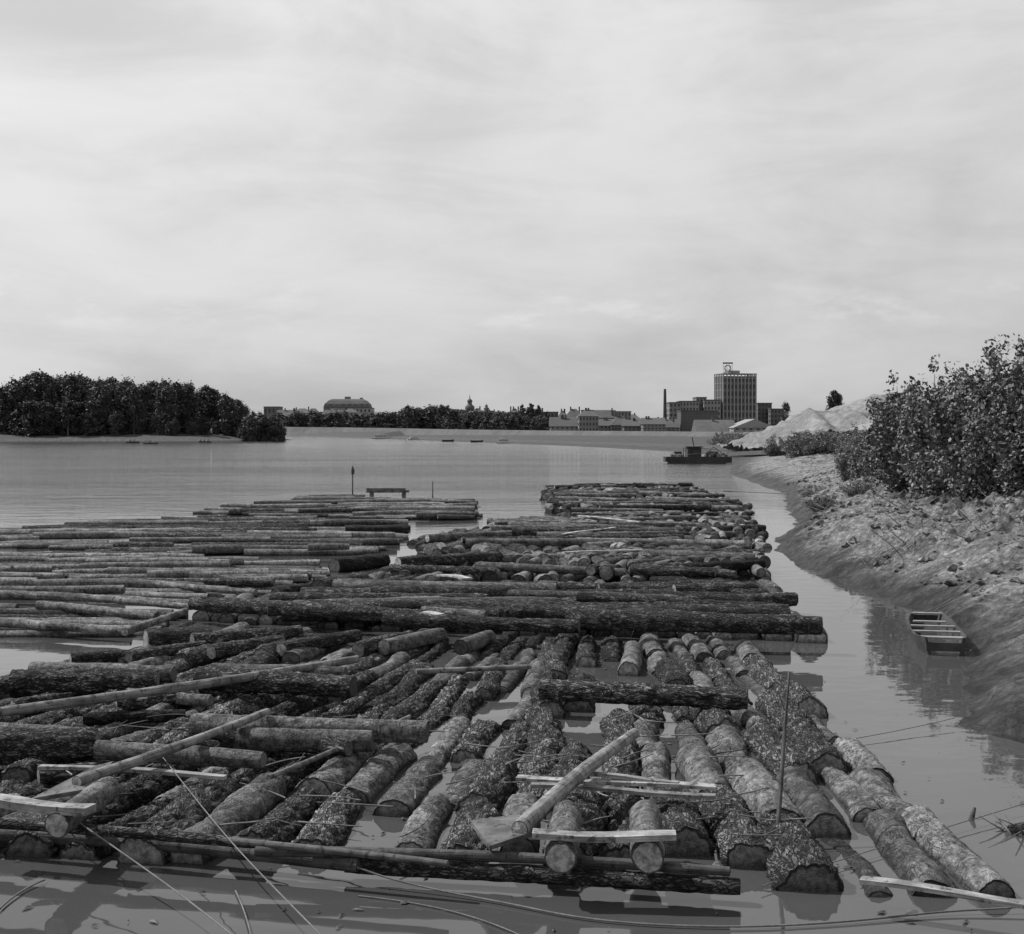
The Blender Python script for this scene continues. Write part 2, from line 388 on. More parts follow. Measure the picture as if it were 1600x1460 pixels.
# ================= left rafts =================
def raft(poly,ang,length,rad,pale,top=0,zt=.2,skip=.03):
    a_=Acc(); po=[P(*q,.15) for q in poly]
    fill(a_,po,ang,length,rad,z=0.02,pale=pale,skip=skip,nseg=12,nax=10,jit=.014,bend=.02)
    fill(a_,po,ang+math.pi/2,5.0,(.12,.16),z=-.1,pale=.1,pitch=2.6,skip=.1)
    if top: fill(a_,po,ang+R.uniform(-.05,.05),length*.7,rad,z=zt,pale=pale,skip=1-top,jit=.03,nseg=12,nax=8)
    return a_
raft([(305,799),(500,777),(738,783),(741,810),(560,805),(420,802)],math.radians(2),6,(.11,.17),.7,.3,.2).build('log_raft',LOGM)
raft([(-60,842),(170,818),(330,811),(630,820),(625,838),(575,862),(300,860),(0,850)],math.radians(4),6,(.12,.18),.55,.35,.22).build('log_raft',LOGM)
raft([(-80,862),(250,870),(500,884),(498,897),(425,922),(300,926),(-80,928)],math.radians(-2),5,(.09,.14),.8,.3,.2).build('log_raft',LOGM)
a_=raft([(-80,944),(190,946),(285,956),(195,992),(-80,980)],math.radians(-4),4,(.10,.15),.8,.0,.2,skip=.35)
for c in [((-40,926),(300,943),14),((60,946),(245,963),16),((190,908),(400,926),12),((100,931),(300,949),12),((195,988),(290,955),14),((-60,968),(200,986),16)]:
    T(c[0],c[1],.22,c[2],1,A=a_,nseg=14,tone=.85)
a_.build('log_raft',LOGM)

# ---------------------------------------------------------------- oars, planks, poles, ropes
WOOD=mat_pole('weathered_plank_wood',.17,.36)
def plank(name,a,b,z,wpx,th=.035,z2=None,tone=.6,tilt=0.0):
    p0=P(a[0],a[1],z); p1=P(b[0],b[1],z if z2 is None else z2); e=p1-p0; L=np.linalg.norm(e); e/=L
    s=np.cross([0,0,1.],e); s/=np.linalg.norm(s); n=np.cross(e,s); s=s*math.cos(tilt)+n*math.sin(tilt); n=np.cross(e,s)
    A=Acc(); N=10; rows=[]
    for i in range(N+1):
        t=i/N; c=p0+(p1-p0)*t+n*.015*math.sin(t*5+a[0]); w=wpx*(1+.10*math.sin(t*7+a[1])+.05*math.sin(t*23)); 
        for sx,sz in((-1,-1),(1,-1),(1,1),(-1,1)): rows.append(c+s*sx*w/2+n*sz*th/2)
    q=[]
    for i in range(N):
        for k in range(4): q.append([i*4+k,i*4+(k+1)%4,i*4+4+(k+1)%4,i*4+4+k])
    q+= [[3,2,1,0],[N*4,N*4+1,N*4+2,N*4+3]]
    rows=np.array(rows); loc=np.stack([(rows-p0)@e,(rows-p0)@s,(rows-p0)@n],-1)+R.uniform(0,50)
    A.add(rows,q,lc=loc,tone=tone,smooth=False)
    return A.build(name,[WOOD])
plank('plank',(808,1214),(1120,1232),.42,.13,tone=.75); plank('plank',(830,1228),(1118,1243),.40,.10,tone=.35); plank('plank',(905,1210),(1060,1222),.46,.08,tone=.5)
plank('plank',(62,1197),(352,1213),.42,.10,tone=.5); plank('plank',(832,1304),(1056,1308),.57,.16,.05,tone=.8)
plank('plank',(-30,1250),(142,1266),.60,.17,.07,tone=.6); plank('plank',(1345,1376),(1640,1416),.28,.12,tone=.6)
plank('plank',(660,958),(690,960),.66,.25,tone=1); plank('plank',(690,898),(730,904),.5,.3,tone=1)
plank('plank',(880,864),(1025,858),.5,.15,tone=1); plank('plank',(880,835),(960,824),.5,.15,tone=1); plank('plank',(905,806),(1000,815),.5,.15,tone=1)
def oar(shaft0,shaft1,z0,z1,px,blade):
    e_=empty('raft_steering_oar'); A=Acc()
    p0=P(*shaft0,z0); p1=P(*shaft1,z1); r=px/F*p0[1]/2
    add_log(A,p0,p1,r*1.1,r*.75,3,18,30,.06,.06,0,.5,.9); A.build('shaft',LOGM,e_)
    A=Acc(); b=[P(*q[:2],q[2]) for q in blade]; lo=[q-np.array([0,0,.04]) for q in b]
    V=np.array(b+lo); A.add(V,[[0,1,2,3],[7,6,5,4],[0,4,5,1],[1,5,6,2],[2,6,7,3],[3,7,4,0]],lc=V*1.0+3,tone=.12,smooth=False)
    A.build('blade',[WOOD],e_)
oar((812,1297),(992,1146),.46,.62,28,[(735,1282,.42),(812,1272,.44),(832,1300,.44),(765,1322,.40)])
oar((120,1222),(418,1112),.58,.62,18,[(48,1248,.52),(150,1196,.60),(176,1190,.6),(140,1232,.54)])
A=Acc(); add_log(A,P(1206,1350,0)+np.array([0,0,-.6]),Q(1233,14.2,ztop(1050,14.2)),.028,.016,3,8,20,.15,.07,0,.0); 
add_log(A,Q(1226,13.9,ztop(1110,13.9)),Q(1216,13.9,ztop(1080,13.9)),.01,.006,3,5,4,.1,.01,0,.1)
A.build('mooring_stake',LOGM)
ropem=simple('hemp_and_wire_rope',.14,.3,30,.8)
def rope(pts,r=.008,name='mooring_rope'):
    cu=bpy.data.curves.new(name,'CURVE'); cu.dimensions='3D'; cu.bevel_depth=r; cu.bevel_resolution=2
    s=cu.splines.new('NURBS'); s.points.add(len(pts)-1); s.use_endpoint_u=True; s.order_u=4
    for k,p in enumerate(pts): s.points[k].co=(p[0],p[1],p[2],1)
    cu.materials.append(ropem); o=bpy.data.objects.new(name,cu); bpy.context.collection.objects.link(o)
rope([P(60,1242,.5),P(210,1345,.3),P(300,1410,.2),P(380,1475,.3),P(460,1540,.6)],.007)
rope([P(240,1165,.5),P(330,1280,.4),P(380,1340,.35),P(510,1470,.4),P(600,1560,.7)],.006)
rope([P(480,1320,.3),P(560,1362,.12),P(680,1392,.03),P(800,1412,.02),P(900,1436,.02),P(1050,1448,.02),P(1200,1449,.02),P(1360,1438,.02),P(1500,1420,.03),P(1610,1420,.05),P(1700,1400,.1)],.009)
rope([P(368,1392,.02),P(385,1425,.02),P(395,1475,.03)],.007)
rope([P(560,1400,.01),P(640,1408,.012),P(740,1424,.012),P(830,1470,.02)],.006)
rope([P(1190,1385,.05),P(1350,1330,.06),P(1490,1290,.06),P(1620,1250,.1)],.005)
rope([P(1270,1165,.05),P(1400,1145,.05),P(1492,1122,.1)],.005)
rope([P(0,1420,.02),P(30,1390,.02),P(70,1375,.03)],.008)
rope([P(1130,768,.3),P(1180,769,.25),P(1230,772,.4)],.03)
A=Acc(); p=P(551,776,.2); add_log(A,p,[p[0],p[1],ztop(729,p[1])],.045,.03,3,8,8,.05,.02,0,.1)
zc=ztop(737,p[1]); A.box([p[0]+.02,p[1],zc],[.17,.12,.32],m=3,tone=0.0); A.box([p[0],p[1],zc+.23],[.09,.09,.12],m=3,tone=0.0)
A.build('raft_signal_pole',LOGM)
A=Acc(); p=P(676,781,.2); add_log(A,p,[p[0],p[1],ztop(752,p[1])],.035,.025,3,6,6,.05,.02,0,.2); A.build('raft_marker_pole',LOGM)
e_=empty('raft_bench'); A=Acc(); D=77.5; cx=(606-800)/F*D; hh=ztop(768,D); W_=66/F*D
A.box([cx,D,hh],[W_,.45,.13],tone=.1); A.box([cx-.1,D,hh+.13],[W_*.92,.3,.10],tone=.1); A.build('seat',[WOOD],e_)
A=Acc(); 
for sx in(-.38,.38): 
    A.box([cx+sx*W_,D,(hh-.07+.1)/2],[.2,.4,hh-.07-.1],tone=.1)
A.build('legs',[WOOD],e_)

# ---------------------------------------------------------------- terrain & water
rb=[(1600,1172),(1545,1150),(1490,1132),(1492,1095),(1500,1062),(1520,1035),(1506,1002),(1425,955),(1372,936),(1300,906),(1215,866),(1214,842),(1245,826),(1228,792),(1226,772),(1140,742),(1142,724),(1120,712)]
bank=[(3.0,-80),(5.0,0),(5.9,11)]+[tuple(P(*k)[:2]) for k in rb]
farb=[(1050,706),(900,698),(800,694),(700,690),(600,686.5),(520,684),(440,681)]
bank+=[tuple(P(*k)[:2]) for k in farb]
bank+=[(-400,1250),(-1500,1500),(-1500,1150),(-420,900),(-200,690),(-120,600)]
bank+=[tuple(P(*k)[:2]) for k in [(468,688),(430,689),(330,690),(240,690),(120,690),(0,690),(-300,690)]]
bank+=[(-1500,480),(-1500,-80)]
bank=np.array(bank)
def sdist(x,y):
    d=np.full(x.shape,1e9); n=len(bank)
    for i in range(n):
        a=bank[i]; b=bank[(i+1)%n]; ab=b-a; t=np.clip(((x-a[0])*ab[0]+(y-a[1])*ab[1])/(ab@ab),0,1)
        d=np.minimum(d,np.hypot(x-a[0]-t*ab[0],y-a[1]-t*ab[1]))
    return np.where(inpoly(x,y,bank),-d,d)
def height(x,y):
    rr=np.hypot(x,y)
    p2=np.stack([x*.25,y*.25,x*0],-1)
    wob=np.clip(1.4-rr/200,0,1)
    d=sdist(x,y)+(fbm(p2*3,3)-.5)*.9*wob
    near=np.clip((220-rr)/90,0,1); left=((x<-60)&(y<900)&(rr<1000)).astype(float)
    dp=np.maximum(d,0)
    steep=np.where(rr<75,1.0,.7)
    zn=2.9*steep*(1-np.exp(-dp/5.6))+np.minimum(dp*.02,.7)
    zf=2.0*(1-np.exp(-dp/60))+np.minimum(dp*.002,1.0)
    zl=3.6*(1-np.exp(-dp/18))
    z=near*zn+(1-near)*(left*zl+(1-left)*zf)
    amp=np.clip(dp/3.0,0.08,1)*np.clip(1.3-rr/160,0,1)
    n1=fbm(np.stack([x*.7,y*.7,x*0],-1),3)-.5
    n2=1-np.abs(fbm(np.stack([x*1.7,y*1.4,x*0+9],-1),4)-.5)*4
    n3=fbm(np.stack([x*4,y*4,x*0+4],-1),3)-.5
    patch=np.clip((fbm(np.stack([x*.5,y*.5,x*0+2],-1),3)-.38)*5,.25,1)
    gul=np.abs(vn(np.stack([x*.15+y*.7,y*.12,x*0+3],-1))-.5)*2
    z=z+amp*(n1*.5-(n2-.5)*.22*patch+n3*.36*patch+(gul-.5)*.18)-.02
    z=np.where(d<0,np.maximum(-.04+d*.25,-2.0),z*np.clip(dp/.5,0,1)+.0)
    return z
th=np.concatenate([np.linspace(-110,-23,60)[:-1],np.linspace(-23,3,160)[:-1],np.linspace(3,23,560)[:-1],np.linspace(23,110,160)])
th=np.radians(th)
rad=np.concatenate([np.geomspace(4,13,50)[:-1],np.geomspace(13,90,640)[:-1],np.geomspace(90,1300,150)[:-1],np.geomspace(1300,9000,20)])
RR,TT=np.meshgrid(rad,th,indexing='ij'); X=RR*np.sin(TT); Y=RR*np.cos(TT)
Z=height(X,Y); n=len(th)
A=Acc(); i=np.arange(len(rad)-1)[:,None]*n; j=np.arange(n-1)[None,:]
A.add(np.stack([X,Y,Z],-1).reshape(-1,3),np.stack([i+j,i+n+j,i+n+j+1,i+j+1],-1).reshape(-1,4))
m=M('river_bank_earth',.9,.2); o=m.obj(); sx=m.node('ShaderNodeSeparateXYZ'); m.l.new(m.geo(),sx.inputs[0]); zz=sx.outputs[2]
n1=m.noise(o,.9,6,.65); n2=m.noise(o,5,6,.75); n3=m.noise(o,22,5,.75); pt=m.noise(o,.35,6,.7); cl_=m.vor(o,5.0,'F1'); ck=m.ramp(m.vor(o,3.2),.0,.05)
c=m.ramp(n2,.32,.68,.22,.52,False); c=m.math('MULTIPLY',c,m.ramp(n1,.36,.60,.6,1.2)); c=m.math('MULTIPLY',c,m.ramp(n3,.32,.66,.55,1.2))
c=m.math('MULTIPLY',c,m.ramp(cl_,.1,.75,1.15,.65)); c=m.math('MULTIPLY',c,m.math('ADD',.65,m.math('MULTIPLY',ck,.35)))
grass=m.math('MULTIPLY',m.ramp(pt,.53,.59),m.ramp(zz,1.0,2.0))
grass=m.math('MAXIMUM',grass,m.math('MULTIPLY',m.ramp(sx.outputs[1],170,260),m.ramp(zz,.25,.8)))
c=m.mix(grass,c,m.ramp(n2,.3,.7,.04,.14,False))
wet=m.ramp(m.math('ADD',zz,m.math('MULTIPLY',n1,.5)),.35,1.15,.22,1.0); c=m.math('MULTIPLY',c,wet)
m.color(c); m.set(m.b.inputs['Roughness'],m.ramp(zz,.05,.5,.5,.95))
b1=m.bump(m.math('SUBTRACT',n2,m.math('MULTIPLY',cl_,.6)),.18,1.0); b2=m.bump(n3,.05,1.0,b1); m.normal(b2)
EARTH=m.m
ground=A.build('ground',[EARTH])
NC=26000; cx_=rng.uniform(5,45,NC); cy_=12+rng.random(NC)**1.5*85; d_=sdist(cx_,cy_)
ok=(d_>.9)&(d_<16)&(np.abs(cx_/cy_)<.5)&(fbm(np.stack([cx_*.9,cy_*.9,cx_*0+7],-1),3)>.47)
cx_,cy_=cx_[ok],cy_[ok]; cz_=height(cx_,cy_); n=len(cx_)
sz=(.025+.09*rng.random(n)**3)*np.clip(cy_/25,.8,2.0)
oc=np.array([[1,0,0],[0,1,0],[-1,0,0],[0,-1,0],[0,0,1],[0,0,-1],[.6,.6,.6],[-.6,.6,.5],[-.6,-.6,.6],[.6,-.6,.5]],float)
ft=np.array([[0,1,6],[1,4,6],[4,0,6],[1,2,7],[2,4,7],[4,1,7],[2,3,8],[3,4,8],[4,2,8],[3,0,9],[0,4,9],[4,3,9],[1,0,5],[2,1,5],[3,2,5],[0,3,5]])
V=oc[None]*sz[:,None,None]*np.array([1,1,.7])*(1+.35*rng.normal(size=(n,10,1)))+np.stack([cx_,cy_,cz_+sz*.1],-1)[:,None,:]
A=Acc(); A.add(V.reshape(-1,3),tris=(ft[None]+np.arange(n)[:,None,None]*10).reshape(-1,3)); A.build('dried_mud_clods',[EARTH])

me=bpy.data.meshes.new('river_water'); S=9000
me.from_pydata([(-S,-200,0),(S,-200,0),(S,S,0),(-S,S,0)],[],[(0,1,2,3)])
m=M('river_water_surface',.03,.5); m.b.inputs['IOR'].default_value=1.33
o=m.obj(); s=m.node('ShaderNodeSeparateXYZ'); m.l.new(o,s.inputs[0])
m.color(m.ramp(m.noise(o,.05,3),.3,.7,.055,.075))
far=m.ramp(s.outputs[1],38,110); lat=m.ramp(m.math('SUBTRACT',s.outputs[0],m.math('MULTIPLY',s.outputs[1],.17)),-4,3,1,.12)
amp=m.math('MULTIPLY',far,lat)
patch=m.ramp(m.noise(m.mapping(o,(.02,.05,1)),1,4),.35,.65,.45,.95)
w1=m.noise(m.mapping(o,(.7,1.1,1)),1,5,.62); w2=m.noise(m.mapping(o,(.25,.5,1)),1,3,.5); w0=m.noise(m.mapping(o,(1.2,1.6,1)),1,2,.4)
hgt=m.math('MULTIPLY',m.math('ADD',w1,w2),m.math('MULTIPLY',amp,patch))
hgt=m.math('MULTIPLY',hgt,m.ramp(s.outputs[1],80,500,.62,.35))
hgt=m.math('ADD',hgt,m.math('MULTIPLY',w0,.022))
m.set(m.b.inputs['Roughness'],m.math('MAXIMUM',.03,m.math('MULTIPLY',m.math('MULTIPLY',m.ramp(s.outputs[1],80,400),patch),.12)))
m.normal(m.bump(hgt,.35,1.0)); me.materials.append(m.m)
wo=bpy.data.objects.new('river_water',me); bpy.context.collection.objects.link(wo)

def gz(x,y): return float(height(np.array([x],float),np.array([y],float))[0])

# ---------------------------------------------------------------- foliage
def mat_leaf(name,lo,hi,spec=.3):
    m=M(name,.6,spec); t=m.attr('tone'); oi=m.node('ShaderNodeObjectInfo').outputs['Random']
    c=m.ramp(t,0,1,lo,hi,False); c=m.math('MULTIPLY',c,m.ramp(oi,0,1,.7,1.3,False)); m.color(c)
    return m.m
LEAF=mat_leaf('shrub_leaves',.04,.22,.4); FLEAF=mat_leaf('tree_foliage',.03,.10); HLEAF=mat_leaf('distant_tree_foliage',.045,.11)  # distant foliage colour lightened to stand in for air haze
TWIG=simple('twig_bark',.10,.3,10)
def leaves(A,cen,radii,n,size,mi=0,shell=.5,rg=rng):
    cen=np.array(cen); radii=np.array(radii); w=radii.prod(1)**(2/3); w/=w.sum(); k=rg.choice(len(cen),n,p=w)
    d=rg.normal(size=(n,3)); d/=np.linalg.norm(d,axis=1)[:,None]; rr=rg.random(n)**(shell)
    p=cen[k]+d*rr[:,None]*radii[k]*(1+.18*rg.normal(size=n))[:,None]
    a=rg.normal(size=(n,3)); a/=np.linalg.norm(a,axis=1)[:,None]; b=np.cross(a,rg.normal(size=(n,3))); b/=np.linalg.norm(b,axis=1)[:,None]
    s=size*rg.uniform(.6,1.3,n)[:,None]
    V=np.stack([p-a*s*.6,p+b*s*.35,p+a*s*.6,p-b*s*.35],1).reshape(-1,3)
    q=np.arange(n*4).reshape(-1,4); kt=rg.random(len(cen))
    tone=np.repeat(np.clip(.35*kt[k]+.75*rg.random(n)**1.5,0,1),4)
    A.add(V,q,qm=mi,tone=tone,smooth=False)
def bush_mesh(name,seed,h=4.0,w=3.6,n=9000,size=.12,leafm=LEAF,upright=.5):
    rg=np.random.default_rng(seed); A=Acc(); cen=[]; rad=[]
    ns=26
    for k in range(ns):
        a=rg.uniform(0,6.28); r=w/2*rg.random()**.6; hh=h*(1-.45*(r/(w/2))**2)*rg.uniform(.55,1.02)
        tip=np.array([r*math.cos(a),r*math.sin(a),hh]); base=np.array([tip[0]*.25,tip[1]*.25,-.2])
        add_log(A,base,tip,.035,.008,1,5,5,.1,.15,0,.4)
        for t in np.linspace(.2,1,5):
            c=base+(tip-base)*t+rg.normal(size=3)*.12; cen.append(c); q=.34*w/3.6*(1.25-.55*t)*rg.uniform(.8,1.3); rad.append([q,q,q*(1.1+upright)])
    leaves(A,cen,rad,n,size,0,.6,rg)
    o=A.build(name,[leafm,TWIG,TWIG,TWIG]); me=o.data; bpy.data.objects.remove(o); return me
def inst(me,name,loc,sc,rz,parent):
    o=bpy.data.objects.new(name,me); o.location=loc; o.scale=sc if hasattr(sc,'__len__') else (sc,)*3; o.rotation_euler=(0,0,rz); o.parent=parent
    bpy.context.collection.objects.link(o); return o
bushes=[bush_mesh('bush_leafy_%d'%k,50+k,n=12000) for k in range(4)]
low=[bush_mesh('bush_low_%d'%k,80+k,h=2.2,w=3.4,n=6000,size=.11) for k in range(2)]
sh=empty('bank_shrubs')
def place_bush(u,vtop,D,w=None,which=None):
    x=(u-800)/F*D; g=gz(x,D); hz=ztop(vtop,D)-g
    if hz<.4: hz=.4
    tall=hz>2.6; me=R.choice(bushes if tall else low); base=4.0 if tall else 2.2
    s=hz/base; inst(me,'shrub',(x,D,g-.1),(s*R.uniform(.9,1.15) if w is None else w/3.6,)*2+(s,),R.uniform(0,6),sh)
for (u,v,D) in [(1600,530,43),(1545,545,45),(1505,560,48),(1470,565,50),(1440,578,53),(1640,520,42),(1680,515,41),(1580,590,43),(1530,610,45),(1480,625,49),(1620,600,42),
   (1455,572,52),(1430,585,58),(1520,553,47),(1565,540,44.5),(1490,575,52),(1618,545,45),
   (1425,605,62),(1400,640,66),(1378,648,70),(1355,655,74),(1420,650,60),(1440,655,53),(1330,672,82),(1560,650,43.5),(1505,660,46.5),(1660,640,41),
   (1700,560,39),(1760,520,40),(1820,530,42),(1720,640,38),(1395,665,68),(1365,668,74),(1410,690,62),(1340,682,84),(1380,690,72)]:
    place_bush(u,v,D)
cnt=0
while cnt<190:
    u=R.uniform(1120,1375); D=R.uniform(135,330)
    x=(u-800)/F*D; cnt+=1
    if sdist(np.array([x]),np.array([D]))[0]>(6 if D<200 else 9): place_bush(u,R.uniform(670,682),D,w=R.uniform(4,6.5))
for k in range(22):
    D=R.uniform(42,110); x=(R.uniform(1370,1600)-800)/F*D
    if sdist(np.array([x]),np.array([D]))[0]>8.5:
        g=gz(x,D); s=R.uniform(.3,.7); inst(R.choice(low),'shrub',(x,D,g-.1),(s*1.2,s*1.2,s),R.uniform(0,6),sh)
for (u,v) in [(1290,765),(1275,750),(1360,745),(1345,765)]:
    p=P(u,v,1.4); g=gz(p[0],p[1]); inst(R.choice(low),'shrub',(p[0],p[1],g-.1),(.55,.55,.35),R.uniform(0,6),sh)
A=Acc()
NC=60000
xs_=rng.uniform(5,60,NC); ys_=9+rng.random(NC)**1.6*130
d_=sdist(xs_,ys_); dens=fbm(np.stack([xs_*.6,ys_*.6,xs_*0+3],-1),3)
ok=(d_>3.0)&(d_<40)&(np.abs(xs_/ys_)<.55)&((dens>.58)|((d_>7.5)&(dens>.5)))&(rng.random(NC)<np.clip((d_-2)/6,0.08,.8))
xs_,ys_=xs_[ok],ys_[ok]; zs_=height(xs_,ys_)
nb=12
bx=np.repeat(xs_,nb)+rng.normal(size=len(xs_)*nb)*.07; by=np.repeat(ys_,nb)+rng.normal(size=len(xs_)*nb)*.07; bz=np.repeat(zs_,nb)-.03
nn=len(bx); hgt_=np.repeat(rng.uniform(.06,.2,len(xs_)),nb)*rng.uniform(.5,1.2,nn); le=rng.normal(size=(nn,2))*.6*hgt_[:,None]; wd=rng.uniform(.008,.02,nn); aa=rng.uniform(0,6.28,nn)
wx,wy=np.cos(aa)*wd,np.sin(aa)*wd
V=np.stack([np.stack([bx-wx,by-wy,bz],-1),np.stack([bx+wx,by+wy,bz],-1),np.stack([bx+wx*.3+le[:,0],by+wy*.3+le[:,1],bz+hgt_],-1)],1).reshape(-1,3)
A.add(V,tris=np.arange(nn*3).reshape(-1,3),tone=np.repeat(np.repeat(rng.random(len(xs_)),nb),3))
A.build('bank_grass',[mat_leaf('dry_grass_blades',.03,.22)])
A=Acc()
for (u,v) in [(1400,820),(1420,835),(1500,840),(1300,770),(1455,800),(1380,760),(1550,850),(1390,845),(1585,1300)]:
    for k in range(16):
        near_=v>1200; D=np.interp(v,[760,850,1300],[62,36,14.0]); sp_=.12 if near_ else .6
        x=(u-800)/F*D+R.uniform(-sp_,sp_); y=D+R.uniform(-sp_,sp_); z=max(gz(x,y),0); a=R.uniform(0,6.28); L=R.uniform(.3,1.4)*(.2 if near_ else 1)
        add_log(A,[x,y,z],[x+L*math.cos(a),y+L*math.sin(a),z+R.uniform(.1,.8)*L],.014,.005,3,5,4,.1,.1*L,0,R.uniform(.2,.8))
p=P(1520,1282); add_log(A,p+np.array([-.03,0,-.05]),p+np.array([.05,.1,.1]),.04,.02,3,6,4,.1,0,0,.1)
p=P(1590,1300); add_log(A,p+np.array([-.1,0,-.05]),p+np.array([.5,.1,.05]),.1,.08,0,20,10,.2,0,.02,.3)
A.build('driftwood_branches',LOGM)

def tree_mesh(name,seed,h,w,n,size,mat,lowest=.06):
    rg=np.random.default_rng(seed); A=Acc(); add_log(A,[0,0,-.5],[0,0,h*.75],h*.022,h*.008,1,7,5,.05,.2,0,.3)
    cen=[];rad=[]
    for k in range(34):
        t=rg.uniform(.0,1); hh=h*(lowest+(.93-lowest)*t); prof=math.sin(math.pi*(.2+.75*t))**.7
        a=rg.uniform(0,6.28); r=w/2*prof*rg.uniform(.3,.85); c=[r*math.cos(a),r*math.sin(a),hh]; q=w*.17*rg.uniform(.7,1.25); cen.append(c); rad.append([q,q,q*1.25])
        if k%3==0: add_log(A,[0,0,hh*.6],c,h*.008,h*.002,1,5,3,.05,.1,0,.3)
    leaves(A,cen,rad,n,size,0,.45,rg)
    o=A.build(name,[mat,TWIG,TWIG,TWIG]); me=o.data; bpy.data.objects.remove(o); return me
TH=20.
trees=[tree_mesh('crown_a%d'%k,100+k,TH,[9,11,8,10][k],3000,.8,FLEAF) for k in range(4)]
htrees=[tree_mesh('crown_h%d'%k,120+k,TH,[11,13,8][k],1800,1.1,HLEAF,.02) for k in range(3)]
lt=empty('riverside_tree_line')
def top_left(u): return float(np.interp(u,[-300,0,30,60,110,180,250,300,335,350,375,400,425,440],[590,596,592,583,587,591,593,600,605,610,624,640,652,666]))
for k in range(260):
    u=R.uniform(-260,434); D=R.uniform(508,590)
    x=(u-800)/F*D; 
    if sdist(np.array([x]),np.array([D]))[0]<5: continue
    g=gz(x,D); vt=top_left(u)+R.uniform(-4,18)*(1 if u<330 else .7); hz=ztop(vt,D)-g
    if hz<2: continue
    s=hz/TH; sw=max(s,.45)*R.uniform(.85,1.3); inst(R.choice(trees),'tree',(x,D,g-.5),(sw,sw,s),R.uniform(0,6),lt)
for k in range(110):   # lower front growth
    u=R.choice([R.uniform(-200,225),R.uniform(20,222),R.uniform(225,435),R.uniform(380,438)]); D=R.uniform(503,518); x=(u-800)/F*D; g=gz(x,D)
    vt=R.uniform(622,655) if u<222 else R.uniform(646,666); s=(ztop(vt,D)-g)/TH
    if s>.1: inst(R.choice(trees),'tree',(x,D,g-.8),(s*1.6,s*1.6,s*1.05),R.uniform(0,6),lt)
ct=empty('city_tree_line')
for k in range(360):
    u=R.uniform(428,1000); D=R.uniform(1000,1070) if u<700 else R.uniform(760,860)
    vt=float(np.interp(u,[425,500,600,640,690,720,760,810,850,900,1000],[643,643,645,637,634,643,641,640,648,656,658]))+R.uniform(-3,13)
    x=(u-800)/F*D; g=3.0; s=(ztop(vt,D)-g)/TH
    if u>865 and R.random()<.6: continue
    inst(R.choice(htrees),'tree',(x,D,g-1),(s*1.7,s*1.7,s),R.uniform(0,6),ct)
def one_tree(name,u,vt,D,w=1.0,me=None):
    g=3.0; s=(ztop(vt,D)-g)/TH; o=inst(me or htrees[2],name,((u-800)/F*D,D,g-.5),(s*w,s*w,s),R.uniform(0,6),None)
for (u,vt,w) in [(637,630,1),(690,629,1.1),(699,630,1.1),(816,629,.9),(830,627,1),(842,630,.9),(855,640,1)]: one_tree('poplar_tree',u,vt,820,w*1.0)
one_tree('poplar_tree',1302,605,300,1.0,trees[2]); one_tree('poplar_tree',1309,612,300,.8,trees[0]); one_tree('poplar_tree',1228,627,420,.8,trees[1])

# ---------------------------------------------------------------- embankment wall, sand heap
A=Acc(); wl=[(400,985,667,681),(520,880,668,681),(600,800,669,681),(700,740,671,682),(860,640,673,682),(1000,560,674,681),(1130,480,675,680),(1215,430,675,680)]
V=[]
for (u,D,vt,vb) in wl:
    t=Q(u,D,ztop(vt,D)); b=Q(u,D-9,ztop(vb,D-9)-.6); k=Q(u,D+1.2,t[2]); k2=Q(u,D+1.3,0); V+= [b,t,k,k2]
q=[[i*4+k,i*4+k+1,i*4+5+k,i*4+4+k] for i in range(len(wl)-1) for k in range(3)]
A.add(V,q,smooth=False); A.build('embankment_wall',[simple('quay_stone',.085,.3,.25)])
A=Acc(); nx,ny=150,90; gx=np.linspace(-19,14,nx); gy=np.linspace(-14,14,ny); GX,GY=np.meshgrid(gx,gy,indexing='ij')
ridge=np.interp(GX,[-19,-13,-10,-8,-6.5,-3,-.5,3.2,4.5,6.5,9,14],[0,2.4,3.9,4.9,4.4,5.4,6.4,6.9,6.5,5.2,3.2,0]); ridge=ridge-1.5*np.abs(GY)/4*.55
Zs=np.maximum(ridge,-.5)+(fbm(np.stack([GX*.5,GY*.5,GX*0],-1),5)-.5)*1.1-(np.abs(vn(np.stack([GX*.9+GY*.15,GY*.12,GX*0],-1))-.5))*.9+(fbm(np.stack([GX*2,GY*2,GX*0],-1),3)-.5)*.35
base=Q(1350,200,2.4); V=np.stack([GX+base[0],GY+base[1],Zs+base[2]],-1).reshape(-1,3)
i=np.arange(nx-1)[:,None]*ny; j=np.arange(ny-1)[None,:]; A.add(V,np.stack([i+j,i+ny+j,i+ny+j+1,i+j+1],-1).reshape(-1,4))
A.build('sand_heap',[simple('pale_sand',.20,.35,1.2,.95,.3)])

